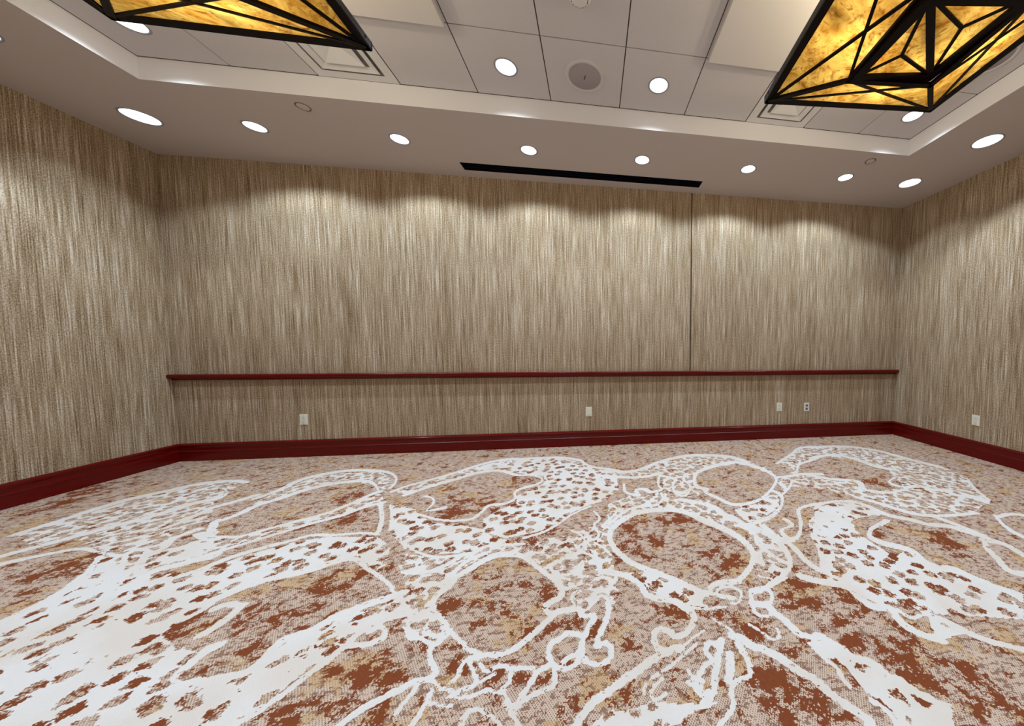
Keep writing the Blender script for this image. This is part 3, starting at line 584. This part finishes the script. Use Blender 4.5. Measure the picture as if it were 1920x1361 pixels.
# ------------------------------------------------------------------ skirting and ledge rail
BASE_PROF = [(0, 0), (0.024, 0), (0.024, 0.098), (0.028, 0.103), (0.028, 0.111), (0.022, 0.117), (0.022, 0.150), (0.025, 0.157), (0.030, 0.170), (0.031, 0.181), (0.026, 0.189), (0.012, 0.196), (0, 0.196)]
def skirting(name, axis, a0, a1, m0, m1):
    bm = bmesh.new(); extrude_profile(bm, BASE_PROF, axis, a0, a1, m0, m1)
    return tag(link(name, bm, M_WOOD), kind='structure')
skirting('baseboard_back', lambda a, d, z: (a, -d, z), -XW, XW, 1, -1)
skirting('baseboard_left', lambda a, d, z: (-XW + d, a, z), YF, 0, 1, -1)
skirting('baseboard_right', lambda a, d, z: (XW - d, a, z), YF, 0, 1, -1)
skirting('baseboard_front', lambda a, d, z: (a, YF + d, z), -XW, XW, 1, -1)
bm = bmesh.new()
RP = [(0, 0.898), (0.014, 0.898), (0.022, 0.906), (0.026, 0.918), (0.052, 0.924), (0.060, 0.928), (0.064, 0.936), (0.064, 0.955), (0.060, 0.962), (0.052, 0.965), (0, 0.965)]
extrude_profile(bm, RP, lambda a, d, z: (a, -d, z), -XW + 0.002, XW - 0.002)
tag(link('trim_1', bm, M_WOOD), kind='structure')

# ------------------------------------------------------------------ recessed downlights
def downlight(x, y, z, label, power, size_deg, blend, where, r=R_CAN, color=LAMP_COLOR):
    t = empty('downlight', (x, y, z)); tag(t, label, 'ceiling light', where); q = r / 0.083
    bm = bmesh.new(); lathe(bm, [(r - 0.001, 0.002), (r - 0.001, -0.002), (r + 0.004, -0.004), (r + 0.011, -0.003), (r + 0.013, 0.0005)], 40)
    link('trim_ring', bm, M_RING, t, True)
    bm = bmesh.new(); lathe(bm, [(r - 0.002, 0.0), (r - 0.004, 0.03), (r - 0.010, 0.09), (r - 0.012, 0.095), (0, 0.096)], 40)
    link('reflector', bm, M_REFL, t, True)
    bm = bmesh.new(); lathe(bm, [(0.0, 0.034), (0.040 * q, 0.036), (0.060 * q, 0.044), (0.066 * q, 0.058), (0.064 * q, 0.085)], 32)
    link('lamp_lens', bm, M_LAMP, t, True)
    if r > R_CAN:                                     # wall-washing kicker plate on the room side of the can
        bm = bmesh.new(); sx = -1 if x > 0 else 1; n = 10
        for k in range(n):
            a0 = math.radians(-58 + 116 * k / n); a1 = math.radians(-58 + 116 * (k + 1) / n)
            rr = r - 0.006
            p = [(sx * rr * math.cos(a0), rr * math.sin(a0)), (sx * rr * math.cos(a1), rr * math.sin(a1))]
            c = sx * rr * math.cos(math.radians(58))
            bm.faces.new([bm.verts.new(v) for v in ((*p[0], 0.004), (*p[1], 0.004), (c, p[1][1], 0.034), (c, p[0][1], 0.034))])
        link('kicker_plate', bm, M_KICK, t)
    lamp(x, y, z - 0.006, power, size_deg, blend, color)
    return t
def lamp(x, y, z, power, size_deg, blend, color=LAMP_COLOR):
    ld = bpy.data.lights.new('downlight_beam', 'SPOT'); ld.energy = power; ld.color = color
    ld.spot_size = math.radians(size_deg); ld.spot_blend = blend; ld.shadow_soft_size = 0.035
    o = bpy.data.objects.new('downlight_beam', ld); COL.objects.link(o); o.location = (x, y, z)
    return o
G1 = 'round downlights in the plain ceiling border'; G2 = 'round downlights in the tiled ceiling'
names = ['wide white oval light in the ceiling border at the far left corner of the room',
 'white round light in the border row, second from the left corner',
 'white round light in the border row, left of the end of the black slot',
 'white round light in the border row, above the left half of the black slot',
 'white round light in the border row, above the right half of the black slot',
 'white round light in the border row, first to the right of the black slot',
 'white round light in the border row, second to the right of the black slot',
 'white round light nearest the right ceiling corner, last of the border row']
for k, (x, y) in enumerate(SOFFIT_ROW):
    c = k in (0, 7); downlight(x, y, H, names[k], P_CORNER if c else P_SOFFIT, 112 if c else 142, 0.35 if c else 0.34, G1, can_r(k))
downlight(*SIDE[0], H, 'light in the left ceiling border, cut by the left edge of the picture', P_SIDE, 110, 0.35, G1, R_BIG)
downlight(*SIDE[1], H, 'wide bright light in the right ceiling border beside the right wall', P_SIDE, 110, 0.35, G1, R_BIG)
names = ['bright light in the tile ceiling, half hidden by the corner of the left amber lamp',
 'bright light in the tile left of the round ceiling speaker', 'bright light in the tile right of the round ceiling speaker',
 'bright light in the tile ceiling just under the corner of the right amber lamp']
for k, (x, y) in enumerate(TRAY_ROW): downlight(x, y, ZT, names[k], P_TRAY, 132, 0.55, G2, R_CAN, TRAY_COLOR)
for y in (-2.75, -4.06, -5.37, -6.68):               # the room's other lamps, behind the camera's view
    for s in (-1, 1): lamp(s * 3.88, y, H - 0.006, P_SIDE, 110, 0.35)
for x, y in SOFFIT_ROW: lamp(x, YF + 0.635, H - 0.006, P_SOFFIT, 142, 0.34)
for y in (-4.17, -6.91):
    for x, _ in TRAY_ROW: lamp(x, y, ZT - 0.006, P_TRAY, 132, 0.55, TRAY_COLOR)

# ------------------------------------------------------------------ square ceiling vents
def vent(i, j, label):
    cx = -XT + (i + 0.5) * T; cy = TY0 - (j + 0.5) * T
    t = empty('ceiling_vent', (cx, cy, ZT)); tag(t, label, 'vent', 'square stepped air vents in the tiled ceiling')
    def ring(r0, z0, r1, z1, name, th=0.004, mat=M_WHITE):
        bm = bmesh.new()
        def sq(r, z): return [bm.verts.new(v) for v in ((-r, -r, z), (r, -r, z), (r, r, z), (-r, r, z))]
        a, b = sq(r0, z0), sq(r1, z1); c, d = sq(r0, z0 + th), sq(r1, z1 + th)
        for p, q in ((a, b), (d, c), (b, d), (c, a)):
            for k in range(4): bm.faces.new((p[k], p[(k + 1) % 4], q[(k + 1) % 4], q[k]))
        return link(name, bm, mat, t)
    ring(0.300, 0.0, 0.228, -0.003, 'vent_frame')
    ring(0.228, -0.003, 0.2275, 0.050, 'vent_throat', 0.0)
    ring(0.206, -0.010, 0.160, 0.004, 'louver')
    ring(0.160, 0.004, 0.158, 0.045, 'louver_neck', 0.0)
    bm = bmesh.new()
    b = [bm.verts.new(v) for v in ((-0.140, -0.140, -0.012), (0.140, -0.140, -0.012), (0.140, 0.140, -0.012), (-0.140, 0.140, -0.012))]
    ap = bm.verts.new((0, 0, 0.040))
    for k in range(4): bm.faces.new((b[k], b[(k + 1) % 4], ap))
    link('vent_cone', bm, M_WHITE, t)
    bm = bmesh.new(); bm.faces.new([bm.verts.new(v) for v in ((-0.23, -0.23, 0.050), (0.23, -0.23, 0.050), (0.23, 0.23, 0.050), (-0.23, 0.23, 0.050))])
    link('duct_back', bm, M_GREY, t)
vent(2, 0, 'square stepped white air vent behind the corner of the left amber lamp')
vent(8, 0, 'square stepped white air vent behind the corner of the right amber lamp')

# ------------------------------------------------------------------ round ceiling speakers, detector, sprinklers
def speaker(x, y, label):
    t = empty('ceiling_speaker', (x, y, ZT)); tag(t, label, 'speaker', 'round speakers in the tiled ceiling')
    bm = bmesh.new(); lathe(bm, [(R_SPK, 0.0), (R_SPK, -0.004), (R_SPK - 0.008, -0.007), (R_SPK - 0.026, -0.006), (R_SPK - 0.030, -0.002)], 56)
    link('speaker_rim', bm, M_TILE, t, True)
    bm = bmesh.new(); lathe(bm, [(R_SPK - 0.029, -0.0020), (R_SPK - 0.032, -0.0042), (0, -0.0052)], 56)
    link('grille', bm, M_SPK, t, True)
    bm = bmesh.new(); bar(bm, (0.004, -0.019, -0.0062), (-0.002, 0.017, -0.0062), 0.007, 0.002); bar(bm, (-0.002, 0.017, -0.0062), (-0.009, 0.012, -0.0062), 0.005, 0.002)
    link('badge', bm, M_DARK, t)
speaker(*SPEAKERS[0], 'round grey ceiling speaker between the two middle lights')
speaker(*SPEAKERS[1], 'round ceiling speaker beyond the right amber lamp, partly hidden by its frame')
t = empty('smoke_detector', (-0.018, -2.052, ZT)); tag(t, 'small round white detector with dark slots at the top edge of the picture', 'smoke detector')
bm = bmesh.new(); lathe(bm, [(0.076, 0), (0.076, -0.012), (0.070, -0.018), (0.052, -0.022)], 40); link('detector_base', bm, M_WHITE, t, True)
bm = bmesh.new(); lathe(bm, [(0.052, -0.020), (0.050, -0.040), (0.038, -0.048), (0, -0.050)], 40); link('detector_dome', bm, M_WHITE, t, True)
for k in range(16):
    bm = bmesh.new(); a = 2 * math.pi * k / 16; bar(bm, (0.0525 * math.cos(a), 0.0525 * math.sin(a), -0.038), (0.0530 * math.cos(a), 0.0530 * math.sin(a), -0.025), 0.010, 0.004, up=(math.cos(a), math.sin(a), 0)); link('slot', bm, M_DARK, t)
def sprinkler(x, y, label):
    t = empty('sprinkler_cover', (x, y, H)); tag(t, label, 'sprinkler', 'concealed sprinkler covers in the ceiling border')
    bm = bmesh.new(); lathe(bm, [(0.052, 0.0), (0.052, -0.003), (0.046, -0.004), (0.042, -0.0015)], 40); link('cover_rim', bm, M_RIM, t, True)
    bm = bmesh.new(); lathe(bm, [(0.0425, -0.001), (0.0415, -0.0055), (0.030, -0.0075), (0, -0.008)], 40); link('cover_cap', bm, M_SOFFIT, t, True)
sprinkler(-2.363, -0.984, 'flat round cover plate in the ceiling border, left part, beside the tray edge')
sprinkler(3.034, -0.979, 'small round cover plate in the ceiling border near the right tray corner')

# ------------------------------------------------------------------ wall outlets
def outlet(loc, rz, label, kind):
    t = empty('wall_outlet', loc, rz); tag(t, label, 'outlet', 'wall plates above the baseboard')
    bm = bmesh.new(); box(bm, -0.040, 0.040, -0.006, 0.0, -0.062, 0.062, bevel=0.003)
    link('cover_plate', bm, M_IVORY, t)
    if kind == 'duplex':
        for z in (-0.026, 0.026):
            bm = bmesh.new(); box(bm, -0.017, 0.017, -0.0085, -0.005, z - 0.019, z + 0.019, bevel=0.004)
            so = link('socket', bm, M_IVORY, t)
            for x in (-0.0065, 0.0065):
                bm = bmesh.new(); box(bm, x - 0.0012, x + 0.0012, -0.0089, -0.0084, z - 0.002, z + 0.009); link('slot', bm, M_DARK, so)
            bm = bmesh.new(); box(bm, -0.0025, 0.0025, -0.0089, -0.0084, z - 0.012, z - 0.0075); link('ground_hole', bm, M_DARK, so)
    elif kind == 'jacks':
        for z in (-0.024, 0.024):
            bm = bmesh.new(); box(bm, -0.020, 0.020, -0.0085, -0.005, z - 0.017, z + 0.017, bevel=0.002); so = link('jack_insert', bm, M_GREY, t)
            bm = bmesh.new(); box(bm, -0.009, 0.009, -0.0095, -0.0084, z - 0.008, z + 0.008); link('jack_opening', bm, M_DARK, so)
    else:
        bm = bmesh.new(); box(bm, -0.022, 0.022, -0.0085, -0.005, -0.040, 0.040, bevel=0.002); link('blank_insert', bm, M_IVORY, t)
    for z in (-0.0535, 0.0535):
        bm = bmesh.new(); box(bm, -0.003, 0.003, -0.0078, -0.005, z - 0.003, z + 0.003, bevel=0.001); link('screw', bm, M_GREY, t)
outlet((-3.253, 0, 0.432), 0, 'ivory outlet on the left part of the back wall, under the ledge rail', 'duplex')
outlet((-0.004, 0, 0.444), 0, 'pale blank wall plate near the middle of the back wall, faint against the wallpaper', 'blank')
outlet((2.650, 0, 0.446), 0, 'ivory outlet on the right part of the back wall, left one of the close pair', 'duplex')
outlet((3.069, 0, 0.436), 0, 'wall plate with two dark grey jack inserts near the right corner of the back wall', 'jacks')
outlet((XW, -1.052, 0.435), math.radians(-90), 'ivory outlet on the right side wall above the baseboard', 'duplex')

# ------------------------------------------------------------------ amber glass pendant lamps
def pendant(cx, cy, rz, label):
    z0 = 2.985; t = empty('pendant_lamp', (cx, cy, z0), rz); tag(t, label, 'ceiling lamp', 'square amber glass ceiling lamps')
    R, r, zi = 0.600, 0.262, -0.112
    oc = [(-R, R, 0.0), (R, R, 0.0), (R, -R, 0.0), (-R, -R, 0.0)]
    ic = [(-r, r, zi), (r, r, zi), (r, -r, zi), (-r, -r, zi)]
    bm = bmesh.new()                                  # outer frame: angle section, flange below, upright lip
    for k in range(4):
        a, b = Vector(oc[k]), Vector(oc[(k + 1) % 4]); d = (b - a).normalized()
        bar(bm, a - d * 0.019, b + d * 0.019, 0.044, 0.010)
    fr = link('outer_frame', bm, M_BRONZE, t)
    bm = bmesh.new()
    for k in range(4):
        a, b = Vector(oc[k]), Vector(oc[(k + 1) % 4]); d = (b - a).normalized()
        nrm = Vector((a.x + b.x, a.y + b.y, 0)).normalized()
        bar(bm, a + nrm * 0.018 - d * 0.022 + Vector((0, 0, 0.021)), b + nrm * 0.018 + d * 0.022 + Vector((0, 0, 0.021)), 0.008, 0.046)
    link('frame_lip', bm, M_LIP_LIT, fr)
    for k in range(4):
        bm = bmesh.new()
        s = Vector((oc[k][0], oc[k][1], 0)).normalized(); p = Vector(oc[k]) + s * 0.018
        bmesh.ops.create_uvsphere(bm, u_segments=12, v_segments=8, radius=0.011, matrix=Matrix.Translation((p.x - 0.02 * (1 if s.x > 0 else -1) + 0.022 * (1 if s.x > 0 else -1), p.y - 0.05 * (1 if s.y > 0 else -1), 0.026)))
        link('knob', bm, M_BRONZE, fr, True)
    for k in range(4):
        a, b, c, d = [Vector(v) for v in (oc[k], oc[(k + 1) % 4], ic[(k + 1) % 4], ic[k])]
        up = Vector((0, 0, 0.008))
        bm = bmesh.new(); bm.faces.new([bm.verts.new(v + up) for v in (a, b, c, d)])
        gp = link('glass_panel', bm, M_GLASS, t); gp['label'] = 'amber swirled glass'
        nrm = (b - a).cross(d - a).normalized()
        if nrm.z > 0: nrm = -nrm
        bm = bmesh.new(); dn = nrm * 0.001
        bar(bm, a + dn, c + dn, 0.018, 0.008, up=nrm); bar(bm, b + dn * 2, d + dn * 2, 0.018, 0.008, up=nrm)
        link('lead_came', bm, M_BRONZE, gp)
        bm = bmesh.new(); bar(bm, a + Vector((0, 0, 0.001)), d + Vector((0, 0, 0.001)), 0.030, 0.016); link('hip_bar', bm, M_BRONZE, t)
    bm = bmesh.new()
    for k in range(4):
        a, b = Vector(ic[k]), Vector(ic[(k + 1) % 4]); d = (b - a).normalized(); bar(bm, a - d * 0.008, b + d * 0.008, 0.030, 0.016)
    link('inner_frame', bm, M_BRONZE, t)
    # lower tray: crooked square panel with a diagonal and a three-rayed came in each half
    q = 0.236; tilt = 0.036
    P = {'L': Vector((-q, q, 0)), 'B': Vector((q, q, tilt)), 'R': Vector((q, -q, 0)), 'T': Vector((-q, -q, -tilt * 0.75))}
    off = Vector((0.0, 0.006, zi + 0.004))
    for v in P.values(): v += off
    bm = bmesh.new()
    for a, b in ('LB', 'BR', 'RT', 'TL'):
        p, s = P[a], P[b]; d = (s - p).normalized(); bar(bm, p - d * 0.019, s + d * 0.019, 0.050, 0.032)
    bar(bm, P['B'], P['T'], 0.036, 0.026)
    lp = link('lower_panel_frame', bm, M_BRONZE, t)
    for tri in (('T', 'L', 'B'), ('B', 'R', 'T')):
        a, b, c = [P[k] + Vector((0, 0, 0.002)) for k in tri]
        bm = bmesh.new(); bm.faces.new([bm.verts.new(v) for v in (a, b, c)])
        gp = link('lower_glass', bm, M_GLASS, t); gp['label'] = 'amber swirled glass'
        m = (a + b + c) / 3 + (b - (a + c) / 2) * 0.02
        nrm = (b - a).cross(c - a).normalized(); nrm = -nrm if nrm.z > 0 else nrm
        bm = bmesh.new()
        for v in (a, b, c): bar(bm, m + nrm * 0.002, v + nrm * 0.002, 0.017, 0.009, up=nrm)
        link('lead_came', bm, M_BRONZE, gp)
    # bulbs, cross bar and hanging stem
    bm = bmesh.new(); bar(bm, (-R, 0, 0.05), (R, 0, 0.05), 0.02, 0.012); link('cross_bar', bm, M_BRONZE, t)
    bm = bmesh.new(); bar(bm, (0, -R, 0.038), (0, R, 0.038), 0.02, 0.012); link('cross_bar', bm, M_BRONZE, t)
    bm = bmesh.new(); lathe(bm, [(0.009, 0.05), (0.009, ZT - 0.042 - z0), (0.0, ZT - 0.042 - z0)], 12)
    link('hanging_stem', bm, M_BRONZE, t)
    bm = bmesh.new(); lathe(bm, [(0.0, ZT - 0.072 - z0), (0.05, ZT - 0.068 - z0), (0.065, ZT - 0.053 - z0), (0.068, ZT - 0.042 - z0)], 24)
    link('ceiling_cap', bm, M_BRONZE, t)
    for bx, by in ((-0.43, 0.02), (0.43, 0.02), (0.02, 0.43), (0.02, -0.43), (0.03, 0.03)):  # last one, at the centre, is added to brighten the lower glass
        bm = bmesh.new(); bmesh.ops.create_uvsphere(bm, u_segments=14, v_segments=10, radius=0.026, matrix=Matrix.Translation((bx, by, 0.055)))
        link('bulb', bm, M_BULB, t, True)
        ld = bpy.data.lights.new('bulb_light', 'POINT'); ld.energy = P_BULB; ld.color = (1.0, 0.86, 0.64); ld.shadow_soft_size = 0.03
        o = bpy.data.objects.new('bulb_light', ld); COL.objects.link(o); o.parent = t; o.location = (bx * 0.94, by * 0.94, 0.085)
pendant(1.829, -2.650, math.radians(-4.4), 'square amber glass lamp at the top right, its lower panel in view')
pendant(-1.829, -2.650, 0.0, 'square amber glass lamp at the top left, only its far side in view')
